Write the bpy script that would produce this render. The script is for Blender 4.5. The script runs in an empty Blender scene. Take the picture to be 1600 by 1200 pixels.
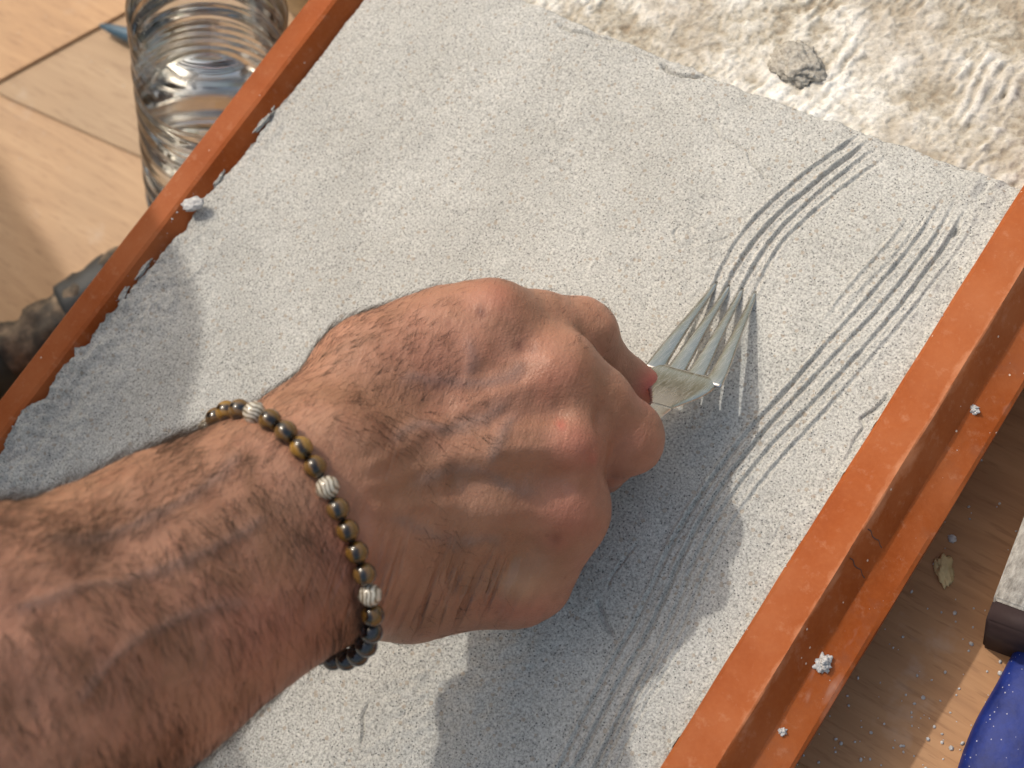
import bpy, bmesh, math, random
import numpy as np
from mathutils import Vector, Matrix
import openvdb as vdb

random.seed(7)
rng = np.random.default_rng(7)
S = 0.001                                   # everything is authored in millimetres
scene = bpy.context.scene
C = scene.collection
R = math.radians

# ------------------------------------------------------------------ camera
FPX, HC = 2250.0, 460.0                     # focal length in photo pixels, camera height over the mortar (mm)
def unit(v):
    v = np.array(v, float)
    return v / np.linalg.norm(v)
ndir = np.array((656., 987., FPX))
Zc = -unit(ndir)
Yc = np.array((6506., -9446., FPX)); Yc = unit(Yc - Zc * Yc.dot(Zc))
Xc = np.cross(Yc, Zc)
W = np.array([Xc, Yc, Zc])                  # rows: world axes in camera (right, down, forward) coordinates
CAMP = np.array((0., 0., HC))
def c2w(p):                                 # camera mm -> world mm
    return np.asarray(p, float) @ W.T + CAMP
def cam(px, py, d):                         # photo pixel at depth d -> camera mm
    return np.array(((px - 800.) / FPX * d, (py - 600.) / FPX * d, d))
def at(px, py, z=0.):                       # the place on the level z whose picture is there
    r = W @ np.array(((px - 800.) / FPX, (py - 600.) / FPX, 1.))
    return CAMP + r * ((z - HC) / r[2])
def w2p(P):                                 # world mm -> pixel, depth
    q = (np.asarray(P, float) - CAMP) @ W
    return q[..., 0] / q[..., 2] * FPX + 800., q[..., 1] / q[..., 2] * FPX + 600., q[..., 2]

cd = bpy.data.cameras.new('camera'); co = bpy.data.objects.new('camera', cd); C.objects.link(co)
cd.sensor_width = 36.; cd.lens = FPX / 1600. * 36.
cd.clip_start = 0.02; cd.clip_end = 100.
right, down, fwd = W[:, 0], W[:, 1], W[:, 2]
M = Matrix(((right[0], -down[0], -fwd[0], 0), (right[1], -down[1], -fwd[1], 0), (right[2], -down[2], -fwd[2], HC * S), (0, 0, 0, 1)))
co.matrix_world = M
cd.dof.use_dof = True; cd.dof.focus_distance = 0.482; cd.dof.aperture_fstop = 14.0
scene.camera = co

# ------------------------------------------------------------------ light
SUN_EL = 59.; SUN_AZ = (-0.985, 0.17)       # towards the sun, on the level
a_ = unit(SUN_AZ)
sun_to = np.array((a_[0] * math.cos(R(SUN_EL)), a_[1] * math.cos(R(SUN_EL)), math.sin(R(SUN_EL))))
ld = bpy.data.lights.new('sun', 'SUN'); lo = bpy.data.objects.new('sun', ld); C.objects.link(lo)
ld.energy = 2.05; ld.angle = R(1.2); ld.color = (1.0, 0.945, 0.85)
lo.rotation_euler = Vector(sun_to).to_track_quat('Z', 'Y').to_euler()
wd = bpy.data.worlds.new('World'); scene.world = wd; wd.use_nodes = True
nt = wd.node_tree; bg = nt.nodes['Background']; sk = nt.nodes.new('ShaderNodeTexSky')
sk.sky_type = 'NISHITA'; sk.sun_disc = False; sk.sun_elevation = R(SUN_EL)
sk.sun_rotation = math.atan2(a_[0], a_[1]); sk.dust_density = 6.5; sk.air_density = 2.0; sk.ozone_density = 0.0
nt.links.new(sk.outputs[0], bg.inputs[0]); bg.inputs[1].default_value = 0.15
scene.view_settings.view_transform = 'Standard'; scene.view_settings.look = 'None'
scene.view_settings.exposure = -0.09; scene.view_settings.gamma = 1.0
scene.cycles.max_bounces = 12; scene.cycles.transmission_bounces = 12; scene.cycles.transparent_max_bounces = 16

# ------------------------------------------------------------------ numpy noise
_LAT = rng.random((256, 256))
def vnoise(x, y, seed=0):
    x = x + seed * 17.31; y = y + seed * 9.77
    xi = np.floor(x).astype(int); yi = np.floor(y).astype(int)
    fx = x - xi; fy = y - yi
    fx = fx * fx * (3 - 2 * fx); fy = fy * fy * (3 - 2 * fy)
    a = _LAT[xi & 255, yi & 255]; b = _LAT[(xi + 1) & 255, yi & 255]
    c = _LAT[xi & 255, (yi + 1) & 255]; d = _LAT[(xi + 1) & 255, (yi + 1) & 255]
    return ((a * (1 - fx) + b * fx) * (1 - fy) + (c * (1 - fx) + d * fx) * fy) * 2 - 1
def fbm(x, y, sc, o=4, seed=0, g=0.5):
    t = 0; a = 1.; s = 1. / sc
    for k in range(o):
        ca, sa = math.cos(k * 1.1), math.sin(k * 1.1)
        t = t + a * vnoise((x * ca - y * sa) * s, (x * sa + y * ca) * s, seed + k * 3)
        a *= g; s *= 2.03
    return t
def seg_dist(X, Y, pl):                     # distance to a polyline, arc length of the nearest point, side
    best = np.full(X.shape, 1e9); arc = np.zeros(X.shape); side = np.zeros(X.shape); L = 0.
    for (ax, ay), (bx, by) in zip(pl[:-1], pl[1:]):
        dx, dy = bx - ax, by - ay; l2 = dx * dx + dy * dy; l = math.sqrt(l2)
        t = np.clip(((X - ax) * dx + (Y - ay) * dy) / l2, 0, 1)
        d = np.hypot(X - ax - t * dx, Y - ay - t * dy)
        m = d < best
        best = np.where(m, d, best); arc = np.where(m, L + t * l, arc)
        side = np.where(m, np.sign((X - ax) * dy - (Y - ay) * dx), side)
        L += l
    return best, arc, side, L
def smooth_pl(pl, n=6):                     # Catmull-Rom
    pl = [np.array(p, float) for p in pl]
    P = [2 * pl[0] - pl[1]] + pl + [2 * pl[-1] - pl[-2]]; out = []
    for i in range(1, len(P) - 2):
        for k in range(n):
            t = k / n
            out.append(0.5 * (2 * P[i] + (P[i + 1] - P[i - 1]) * t + (2 * P[i - 1] - 5 * P[i] + 4 * P[i + 1] - P[i + 2]) * t * t + (3 * P[i] - P[i - 1] - 3 * P[i + 1] + P[i + 2]) * t ** 3))
    out.append(P[-2]); return out

# ------------------------------------------------------------------ object helpers
def link_mesh(name, me, mat=None, parent=None):
    o = bpy.data.objects.new(name, me); C.objects.link(o)
    if mat and not me.materials: me.materials.append(mat)
    if parent is not None: o.parent = parent
    return o
def pymesh(name, verts, faces, mat=None, parent=None, smooth=True, scale=S):
    me = bpy.data.meshes.new(name)
    v = np.asarray(verts, float) * scale
    me.from_pydata(v.tolist(), [], faces if isinstance(faces, list) else faces.tolist())
    me.update()
    if smooth: me.polygons.foreach_set('use_smooth', [True] * len(me.polygons))
    return link_mesh(name, me, mat, parent)
def tag(o, label=None, cat=None, group=None, kind=None):
    for k, v in (('label', label), ('category', cat), ('group', group), ('kind', kind)):
        if v: o[k] = v
    return o
def empty(name, loc=(0, 0, 0)):
    o = bpy.data.objects.new(name, None); C.objects.link(o); o.location = Vector(loc) * S
    o.empty_display_size = 0.01
    return o
def bm_obj(name, bm, mat, parent=None, smooth=True):
    me = bpy.data.meshes.new(name); bm.to_mesh(me); bm.free()
    if smooth: me.polygons.foreach_set('use_smooth', [True] * len(me.polygons))
    return link_mesh(name, me, mat, parent)

# ------------------------------------------------------------------ material helper
class Mat:
    def __init__(s, name, rough=0.6):
        s.m = bpy.data.materials.new(name); s.m.use_nodes = True
        s.t = s.m.node_tree; s.b = s.t.nodes['Principled BSDF']; s.b.inputs['Roughness'].default_value = rough
        s.tc = s.n('ShaderNodeTexCoord'); s.co = s.tc.outputs['Object']
    def n(s, ty, **kw):
        x = s.t.nodes.new(ty)
        for k, v in kw.items(): setattr(x, k, v)
        return x
    def l(s, a, b): s.t.links.new(a, b)
    def mapping(s, scale=(1, 1, 1), rot=(0, 0, 0), co=None):
        x = s.n('ShaderNodeMapping'); x.inputs['Scale'].default_value = scale; x.inputs['Rotation'].default_value = rot
        s.l(co or s.co, x.inputs[0]); return x.outputs[0]
    def noise(s, scale, detail=4, rough=0.55, co=None, dist=0.):
        x = s.n('ShaderNodeTexNoise'); s.l(co or s.co, x.inputs['Vector'])
        x.inputs['Scale'].default_value = scale; x.inputs['Detail'].default_value = detail
        x.inputs['Roughness'].default_value = rough; x.inputs['Distortion'].default_value = dist
        return x.outputs['Fac']
    def voro(s, scale, co=None, feature='F1', out='Distance', rnd=1.):
        x = s.n('ShaderNodeTexVoronoi', feature=feature); s.l(co or s.co, x.inputs['Vector'])
        x.inputs['Scale'].default_value = scale; x.inputs['Randomness'].default_value = rnd
        return x.outputs[out]
    def ramp(s, fac, stops, interp='LINEAR'):
        x = s.n('ShaderNodeValToRGB'); s.l(fac, x.inputs[0]); e = x.color_ramp.elements; x.color_ramp.interpolation = interp
        while len(e) < len(stops): e.new(0.5)
        for el, (p, c) in zip(e, stops):
            el.position = p; el.color = (c, c, c, 1) if not isinstance(c, tuple) else (*c, 1)
        return x.outputs[0]
    def mix(s, fac, a, b, mode='MIX'):
        x = s.n('ShaderNodeMix', data_type='RGBA', blend_type=mode)
        for i, v in ((0, fac), (6, a), (7, b)):
            if isinstance(v, (int, float)): x.inputs[i].default_value = v
            elif isinstance(v, tuple): x.inputs[i].default_value = (*v, 1)
            else: s.l(v, x.inputs[i])
        return x.outputs[2]
    def math(s, op, a, b=0.):
        x = s.n('ShaderNodeMath', operation=op)
        for i, v in ((0, a), (1, b)):
            if isinstance(v, (int, float)): x.inputs[i].default_value = v
            else: s.l(v, x.inputs[i])
        return x.outputs[0]
    def attr(s, name):
        x = s.n('ShaderNodeAttribute', attribute_name=name); return x.outputs['Fac']
    def color(s, c):
        if isinstance(c, tuple): s.b.inputs['Base Color'].default_value = (*c, 1)
        else: s.l(c, s.b.inputs['Base Color'])
    def bump(s, h, dist, strength=1., prev=None):
        x = s.n('ShaderNodeBump'); s.l(h, x.inputs['Height']); x.inputs['Distance'].default_value = dist * S
        x.inputs['Strength'].default_value = strength
        if prev is not None: s.l(prev, x.inputs['Normal'])
        s.l(x.outputs[0], s.b.inputs['Normal']); return x.outputs[0]

def mortar_material(name='fresh_mortar'):
    m = Mat(name, 0.86)
    big = m.noise(28, 3); grain = m.noise(1250, 3, 0.7); fine = m.noise(2100, 2, 0.6)
    base = m.ramp(big, [(0.3, (.425, .415, .385)), (0.7, (.50, .49, .46))])
    g = m.ramp(grain, [(0.30, .40), (0.42, .76), (0.52, 1.0), (0.64, 1.28)])
    c = m.mix(1.0, base, g, 'MULTIPLY')
    blk = m.voro(900, out='Distance'); sel = m.voro(900, out='Color')
    sp = m.math('MULTIPLY', m.math('LESS_THAN', blk, 0.26), m.math('GREATER_THAN', sel, 0.68))
    c = m.mix(m.math('MULTIPLY', sp, .78), c, (.055, .058, .062))
    tan = m.voro(430, out='Distance', co=m.mapping(rot=(0, 0, 1.1))); sel2 = m.voro(430, out='Color', co=m.mapping(rot=(0, 0, 1.1)))
    sp2 = m.math('MULTIPLY', m.math('LESS_THAN', tan, 0.34), m.math('GREATER_THAN', sel2, 0.72))
    c = m.mix(m.math('MULTIPLY', sp2, .55), c, (.33, .26, .19))
    m.color(c)
    b = m.bump(grain, 0.42, 0.8); m.bump(fine, 0.2, 0.7, b)
    return m.m

def terracotta_material():
    m = Mat('terracotta_paint', 0.66)
    n1 = m.noise(35, 4); n2 = m.noise(600, 3)
    c = m.mix(m.ramp(n1, [(.35, 0.), (.7, 1.)]), (.285, .060, .008), (.345, .078, .012))
    c = m.mix(m.ramp(n2, [(.45, 0.), (.8, .35)]), c, (.40, .11, .025))
    w = m.attr('wear'); wn = m.noise(110, 6, .7, co=m.mapping(scale=(1, .5, 1)))
    wear = m.ramp(m.math('MULTIPLY', m.math('ADD', m.math('MULTIPLY', w, .62), wn), .6), [(.585, 0.), (.70, .75)])
    c = m.mix(wear, c, (.52, .225, .115))
    dirt = m.ramp(m.noise(70, 5, .6), [(.52, 0.), (.75, 1.)])
    d2 = m.math('MULTIPLY', m.attr('grime'), dirt)
    c = m.mix(m.math('MULTIPLY', d2, .7), c, (.20, .075, .045))
    ch = m.ramp(m.noise(45, 4, .6, co=m.mapping(scale=(1.6, .6, 1))), [(.62, 0.), (.78, 1.)])
    c = m.mix(m.math('MULTIPLY', m.math('MULTIPLY', ch, m.attr('grime')), .55), c, (.62, .47, .40))
    c = m.mix(m.ramp(m.noise(18, 6, .65), [(.42, 0.), (.72, .55)]), c, (.42, .155, .065))
    c = m.mix(m.ramp(m.noise(210, 5, .7), [(.56, 0.), (.75, .4)]), c, (.50, .24, .14))
    spk = m.math('MULTIPLY', m.math('LESS_THAN', m.voro(260), .10), m.math('GREATER_THAN', m.voro(260, out='Color'), .74))
    c = m.mix(spk, c, (.66, .52, .42))
    m.color(c)
    b = m.bump(n2, 0.10, 0.6); m.bump(m.noise(130, 4), .18, .5, b)
    m.b.inputs['Specular IOR Level'].default_value = .22
    return m.m

def plywood_material(name, tint=(1., 1., 1.), rot=0.):
    m = Mat(name, 0.62)
    co = m.mapping(scale=(1.6, 20, 4), rot=(0, 0, rot))
    n = m.noise(5, 6, .62, co=co, dist=1.3); big = m.noise(4.5, 3)
    def t(c): return tuple(a * b for a, b in zip(c, tint))
    c = m.ramp(n, [(.20, t((.38, .205, .10))), (.5, t((.50, .29, .145))), (.72, t((.60, .37, .20)))])
    c = m.mix(m.ramp(big, [(.35, 0.), (.7, .6)]), c, t((.40, .27, .16)))
    pore = m.noise(240, 3, .6, co=m.mapping(scale=(.25, 2.2, 1), rot=(0, 0, rot)))
    c = m.mix(m.ramp(pore, [(.32, .45), (.45, 0.)]), c, t((.26, .13, .06)))
    dust = m.ramp(m.noise(22, 5, .62), [(.60, 0.), (.8, .45)])
    c = m.mix(dust, c, (.56, .50, .44))
    m.color(c); b = m.bump(n, .25, .5); m.bump(pore, .12, .6, b)
    return m.m

def simple(name, col, rough=.6, metal=0., **kw):
    m = Mat(name, rough); m.b.inputs['Metallic'].default_value = metal
    v = m.noise(90, 4); c2 = tuple(min(1, x * 1.25 + .01) for x in col); m.color(m.mix(m.ramp(v, [(.35, 0.), (.7, 1.)]), tuple(x * .85 for x in col), c2))
    for k, x in kw.items(): m.b.inputs[k.replace('_', ' ')].default_value = x
    return m.m

MORTAR = mortar_material(); TERRA = terracotta_material()

# ================================================================== SETTING
TZ = -60.; TL = -150.                                   # top of the plywood work surface
def sheet(name, pts, z, th, mat, bev=.6):   # a board: outline on the level, thickness downwards
    bm = bmesh.new(); vs = [bm.verts.new((p[0] * S, p[1] * S, z * S)) for p in pts]
    f = bm.faces.new(vs)
    if f.normal.z < 0: f.normal_flip()
    g = bmesh.ops.extrude_face_region(bm, geom=[f])
    top = [v for v in g['geom'] if isinstance(v, bmesh.types.BMVert)]
    for v in top: v.co.z -= th * S
    bmesh.ops.recalc_face_normals(bm, faces=bm.faces)
    bmesh.ops.bevel(bm, geom=list(bm.edges), offset=bev * S, segments=2, affect='EDGES')
    return bm_obj(name, bm, mat, smooth=False)
g = 4000.
ground = pymesh('ground', [(-g * 8, -g * 8, -850), (g * 8, -g * 8, -850), (g * 8, g * 8, -850), (-g * 8, g * 8, -850)], [(0, 1, 2, 3)], simple('ground_earth', (.40, .33, .25), .9), smooth=False)
tag(ground, kind='structure')
PLY_A = plywood_material('plywood_warm', rot=.35); PLY_B = plywood_material('plywood_grey', (.86, .92, .98), rot=-.75); PLY_R = plywood_material('plywood_brown', (1.0, .93, .82), rot=-1.2); PLY_R2 = plywood_material('plywood_shaded', (.78, .68, .58), rot=-1.2); PLY_C = plywood_material('plywood_tan', (1.0, .95, .88), rot=1.45)
tb = sheet('work_table', [(-1400, -900), (1100, -900), (1100, 1100), (-1400, 1100)], TL, 18, PLY_A, 1)
tag(tb, 'broad plywood work table top under the terracotta frame', 'table')
def board(label, px, z, th, mat):
    pts = [at(x, y, z) for x, y in px]
    c = sum(pts) / len(pts)
    if sum((p[0] - c[0]) * (q[1] - c[1]) - (p[1] - c[1]) * (q[0] - c[0]) for p, q in zip(pts, pts[1:] + pts[:1])) < 0: pts = pts[::-1]
    o = sheet('plywood_sheet', pts, z, th, mat); tag(o, label, 'plywood sheet', 'loose plywood sheets on the table'); return o
board('plywood sheet with shade put into its greyish tint behind the water bottle, its edge sloping down to the rail', [(-300, -20), (10, 152), (258, 262), (560, 380), (700, -300), (-100, -400)], TL + 1.9, 1.7, PLY_B)  # greyer tint stands in for shade on this side of the boundary
board('orange tan plywood sheet at the upper left with a raised dark edge', [(-400, -300), (-420, 350), (-60, 158), (120, 60), (300, -38), (420, -100), (300, -300)], TL + 3.9, 1.8, PLY_C)

XR0 = at(1330, 716, 5.)[0]
pl_ = sheet('plywood_platform', [(XR0 - 230, -700), (XR0 + 420, -700), (XR0 + 420, 255), (XR0 - 230, 255)], TZ, 17, PLY_R, .8)
tag(pl_, 'brown plywood platform raised under the frame, dusted with mortar grains', 'plywood platform')
sb = sheet('plywood_strip', [(XR0 + 20, 45), (XR0 + 416, 60), (XR0 + 416, 250), (XR0 + 20, 250)], TZ + 2.4, 2.3, PLY_R2, .4)  # shade beyond the board seam is put into this darker plywood colour
tag(sb, 'plywood strip with shade painted in as darker brown across the platform beyond the pale chip', 'plywood strip')
bx = sheet('support_block', [(XR0 - 226, -600), (XR0 + 400, -600), (XR0 + 400, 250), (XR0 - 226, 250)], TZ - 17.2, TZ - 17.2 - TL - .2, PLY_B, .8)
tag(bx, 'plywood riser holding the platform above the table', 'riser')
# ================================================================== FRAME
# rails run along Y; X is across
XI_R = at(1330, 716, 5.)[0]; XI_L = at(298, 312, 5.)[0]

Y0 = -420.; Y1 = 330.
def rail(parent, prof, attrs, n=150, bow=None):
    ys = np.linspace(Y0, Y1, n); k = len(prof); V = []; A = {'wear': [], 'grime': []}
    for y in ys:
        for i, (x, z) in enumerate(prof):
            wob = .25 * math.sin(y * .045 + i) + .18 * math.sin(y * .17 + i * 2.)
            V.append((x + wob * .5 + (bow(y) if bow else 0), y, z + wob * .3)); A['wear'].append(attrs[i][0]); A['grime'].append(attrs[i][1])
    F = [(j * k + i, j * k + (i + 1) % k, (j + 1) * k + (i + 1) % k, (j + 1) * k + i) for j in range(n - 1) for i in range(k)]
    F += [tuple(range(k)), tuple(range((n - 1) * k, n * k))[::-1]]
    o = pymesh('rail', V, F, TERRA, parent, smooth=True)
    for nm in A:
        at_ = o.data.attributes.new(nm, 'FLOAT', 'POINT'); at_.data.foreach_set('value', A[nm])
    bm = bmesh.new(); bm.from_mesh(o.data); bmesh.ops.recalc_face_normals(bm, faces=bm.faces)
    for e in bm.edges:
        if len(e.link_faces) == 2 and e.calc_face_angle(0) > R(13): e.smooth = False
    bm.to_mesh(o.data); bm.free()
    return o
def sub(prof, attrs, step=3.5):             # more points along a profile, so that wear can fade
    P, A = [], []
    for i in range(len(prof)):
        p, q = np.array(prof[i], float), np.array(prof[(i + 1) % len(prof)], float); a, b = np.array(attrs[i], float), np.array(attrs[(i + 1) % len(prof)], float)
        n = max(1, int(np.linalg.norm(q - p) / step)) if np.linalg.norm(q - p) < 40 else 1
        for k in range(n): P.append(p + (q - p) * k / n); A.append(a + (b - a) * k / n)
    return P, A
frame = tag(empty('tray_frame', (XI_R, 0, -10)), 'terracotta coloured tray frame with a stepped flange holding the wet mortar', 'frame')
frame.location = (0, 0, 0)
TW = 15.5                                    # width of the top of a rail
def right_prof():
    x = XI_R
    P = [(x + 2.5, -58), (x + .2, 3.2), (x + 1.6, 4.9), (x + 4, 5.0), (x + TW - 5, 5.1), (x + TW - .5, 5.0), (x + TW - .1, 4.6),
         (x + TW + 6.0, -6.2), (x + TW + 6.6, -7.2), (x + TW + 7.8, -8.0), (x + TW + 15.8, -11.9), (x + TW + 17.0, -13.1), (x + TW + 16.8, -16), (x + TW + 8, -14), (x + TW + 2, -59.6), (x + 3, -59.6)]
    A = [(0, 0)] * 3 + [(0, 0), (.25, 0), (1, 0), (1, 0), (0, .1), (0, .9), (0, 1), (0, .8), (.6, .4), (0, 0), (0, 0), (0, 0), (0, 0)]
    return sub(P, A)
def left_prof():
    x = XI_L
    P = [(x - TW + 6, -59.6), (x - TW + 3, -40), (x - TW + 1, -30), (x - TW + .6, -20), (x - TW + .4, -14), (x - TW + .2, -7), (x - TW, 4.2), (x - TW + 1., 5.), (x - 4.8, 5.), (x - 3.2, 4.4), (x + 4.2, -6.), (x + 4.2, -59.6)]
    A = [(0, 0), (0, 0), (0, 0), (0, .5), (0, .6), (0, .3), (.2, 0), (.2, 0), (0, 0), (0, 0), (0, .25), (0, 0)]
    return sub(P, A)
P, A = right_prof(); rail(frame, P, A)
P, A = left_prof(); rail(frame, P, A)
bmx = bmesh.new(); bmesh.ops.create_cube(bmx, size=1, matrix=Matrix.Translation(Vector(((XI_L + XI_R) / 2, (Y0 + Y1) / 2, -20.)) * S) @ Matrix.Diagonal(((XI_R - XI_L - 8) * S, (Y1 - Y0) * S, 6 * S, 1)))
bm_obj('base_plate', bmx, TERRA, frame, smooth=False)
dark = simple('pencil_line', (.10, .045, .03), .8)
for (x0, y0), (x1, y1) in (((1355, 826), (1372, 852)), ((1325, 870), (1346, 899))):   # two thin lines drawn down the outer face
    zt, zb = 3.4, -6.4
    yt = at(x0, y0, zt)[1]; yb = at(x1, y1, zb)[1]
    def fx(z): return XI_R + TW - .1 + (4.6 - z) / 10.8 * 6.1 + .12
    V = []
    for k in range(7):
        z = zt + (zb - zt) * k / 6; y = yt + (yb - yt) * k / 6 + .5 * math.sin(k * 2.)
        V += [(fx(z), y - .2, z), (fx(z), y + .2, z), (fx(z) - .6, y - .2, z - .5), (fx(z) - .6, y + .2, z - .5)]
    F = [(4 * k, 4 * k + 1, 4 * k + 5, 4 * k + 4) for k in range(6)] + [(4 * k, 4 * k + 4, 4 * k + 6, 4 * k + 2) for k in range(6)] + [(4 * k + 1, 4 * k + 3, 4 * k + 7, 4 * k + 5) for k in range(6)]
    pymesh('scribed_line', V, F, dark, frame)

# ================================================================== FRESH MORTAR
far_px = [(300, -230), (620, -85), (820, -2), (905, 35), (1000, 73), (1100, 114), (1200, 152), (1290, 183), (1350, 204), (1420, 228), (1480, 250), (1540, 272), (1592, 291)]
fw = np.array([at(x, y, 0)[:2] for x, y in far_px]); o_ = np.argsort(fw[:, 0]); fw = fw[o_]
def far_y(X, amp=1.):
    return np.interp(X, fw[:, 0], fw[:, 1]) + amp * (.55 * fbm(X, X * 0 + 3., 6., 4, 5))
def left_x(Y):
    t = np.clip((Y - 60) / 90., 0, 1)
    n = fbm(Y, Y * 0 + 7., 14., 3, 2) * .6 + .25 * fbm(Y, Y * 0 + 7., 1.2, 2, 3)
    rag = fbm(Y, Y * 0 + 2.2, 22., 3, 33) * 1.2 + fbm(Y, Y * 0 + 5.1, 7., 5, 37) * .45
    low = np.clip((75 - Y) / 60., 0, 1); smear = np.exp(-((Y - at(410, 200)[1]) / 18.) ** 2) * 1.0 + np.exp(-((Y - at(470, 130)[1]) / 9.) ** 2) * .5 + np.exp(-((Y - at(330, 300)[1]) / 9.) ** 2) * .7
    return XI_L + 1.6 + n * .8 + 1.4 * t - (low * 2.8 + smear * 3.4) * np.clip(.75 + rag, 0, 1.9)
def right_x(Y):
    return XI_R + .25 + .5 * np.clip(fbm(Y, Y * 0 + 1., 5., 3, 9), -.6, 1)
ystart = -330.
NU, NV = 620, 1050
u = np.linspace(0, 1, NU); v = np.linspace(0, 1, NV)
Ux, Vy = np.meshgrid(u, v)                  # rows: along Y
yb = ystart + (far_y(np.array((XI_L + XI_R) / 2), 0) - ystart) * Vy
X = left_x(yb) * (1 - Ux) + right_x(yb) * Ux
Y = ystart + (far_y(X) - ystart) * Vy
Z = 0.55 * fbm(X, Y, 60., 3, 1) + .30 * fbm(X, Y, 11., 3, 3) + .10 * fbm(X, Y, 2.2, 3, 6)
dl = X - left_x(yb); dr = right_x(yb) - X; df = far_y(X) - Y
Z += np.exp(-dl / 9.) * (1.2 + 2.6 * fbm(X, Y, 7., 4, 8)) * (1 - 1.0 * np.clip((Y - 60) / 50, 0, 1)) + np.exp(-dl / 4.) * (1.0 + 1.5 * fbm(X, Y, 5., 4, 8)) * (1 - 1.0 * np.clip((Y - 30) / 90, 0, 1)) - 1.5 * np.exp(-dl / 9.) * np.clip((Y - 60) / 90, 0, 1)
Z += 1.6 * np.exp(-dr / 2.5) * (1.0 + .9 * fbm(X, Y, 4., 3, 4)) + 1.5 * (1 - np.exp(-dr / 25.)) * 0
Z -= 1.3 * np.exp(-df / 2.2) * (1 + .8 * fbm(X, Y, 7., 3, 12))
# lumpy smear towards the lower left corner
lx, ly = at(150, 540)[:2]
w = np.exp(-((X - lx - 8) / 16.) ** 2) * np.clip((60 - Y) / 60., 0, 1)
Z += w * (1.4 + 2.6 * fbm(X, Y, 8., 4, 21)) + np.exp(-(dl / 22.) ** 2) * np.clip((90 - Y) / 60., 0, 1) * (.8 * fbm(X, Y, 6., 4, 27) + .5 * fbm(X, Y, 2.5, 3, 28))
railz = np.interp(X - XI_L, [-4.8, -3.2, 4.2], [5.0, 4.4, -6.0])
Z = np.where(dl < 14, np.maximum(Z, railz + np.clip(.25 + dl * .35, 0, 1.2) + .35 * fbm(X, Y, 2.6, 4, 41)), Z)
# dragged surface tear, upper left
for (cx, cy, r, a) in ((430, 190, 16, .7), (350, 250, 16, .8), (250, 450, 26, 1.), (640, 1110, 22, .5), (800, 1060, 26, .5), (1080, 370, 22, .35), (1545, 300, 12, 1.1)):
    p = at(cx, cy); Z += a * np.exp(-(((X - p[0]) / (r * .6)) ** 2 + ((Y - p[1]) / r) ** 2)) * fbm(X, Y, 3.2, 4, 31)
def groove(pl_px, depth, width, burr=.45, smoothp=True, seed=0, fade=(14, 14)):
    global Z
    if smoothp: pl_px = smooth_pl(pl_px)
    pl = [at(x, y)[:2] if isinstance(x, (int, float, np.floating)) else (x, y) for x, y in pl_px]
    groove_w(pl, depth, width, burr, seed, fade)
def groove_w(pl, depth, width, burr, seed, fade):
    global Z
    a = np.array(pl); mrg = width * 4
    m = (X > a[:, 0].min() - mrg) & (X < a[:, 0].max() + mrg) & (Y > a[:, 1].min() - mrg) & (Y < a[:, 1].max() + mrg)
    if not m.any(): return
    xs, ys = X[m], Y[m]
    wx = xs + .15 * fbm(xs, ys, 3.2, 3, 40 + seed); wy = ys + .15 * fbm(xs, ys, 3.2, 3, 60 + seed)
    d, arc, side, L = seg_dist(wx, wy, pl)
    f = np.clip(arc / fade[0], 0, 1) * np.clip((L - arc) / fade[1], 0, 1)
    f = f * (.88 + .25 * fbm(arc, arc * 0 + seed, 22., 2, 70 + seed))
    f = np.clip(f, 0, 1.5)
    z = -depth * np.exp(-(d / width) ** 2 * 1.6) + burr * np.exp(-((d - width * 1.35) / (width * .62)) ** 2) * (1 + .5 * side + .9 * fbm(xs, ys, 1.7, 3, 80 + seed))
    Z[m] += f * z
def comb(path, offs, depths, width=1.15, seed=0, fades=(14, 14)):
    ctr = [at(x, y)[:2] for x, y in smooth_pl(path)]
    a = np.array(ctr); t = np.gradient(a, axis=0); t /= np.linalg.norm(t, axis=1)[:, None]; nrm = np.stack([t[:, 1], -t[:, 0]], 1)
    for i, (o, dp) in enumerate(zip(offs, depths)):
        pl = [tuple(p) for p in a + nrm * (o + .45 * np.sin(np.arange(len(a)) * .11 + i * 1.7)[:, None])]
        groove_w(pl, dp, width, .5, seed + i, fades)
comb([(1366, 224), (1315, 262), (1262, 305), (1217, 347), (1186, 384), (1163, 421), (1148, 450), (1118, 512), (1090, 572)], (-7.2, -2.4, 2.4, 7.2), (.85, 1.4, 1.6, 1.45), .85, 1, (8, 4))
comb([(1506, 312), (1470, 375), (1425, 435), (1385, 485), (1355, 519), (1318, 560), (1280, 602), (1245, 640), (1197, 690), (1150, 748), (1108, 810), (1075, 870), (1045, 940), (1015, 1005), (970, 1085), (915, 1195), (860, 1300)], (-7.6, -2.7, 2.5, 7.2), (.7, 1.5, 1.7, 1.45), .85, 11, (16, 20))
comb([(1062, 905), (1035, 968), (1000, 1030), (950, 1120), (905, 1210), (860, 1290)], (-9.5, -5.2), (.8, .9), .8, 21, (30, 20))
comb([(1440, 330), (1400, 390), (1340, 455), (1290, 520)], (-2., 2.4), (.4, .5), 1.0, 31, (15, 20))
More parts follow.
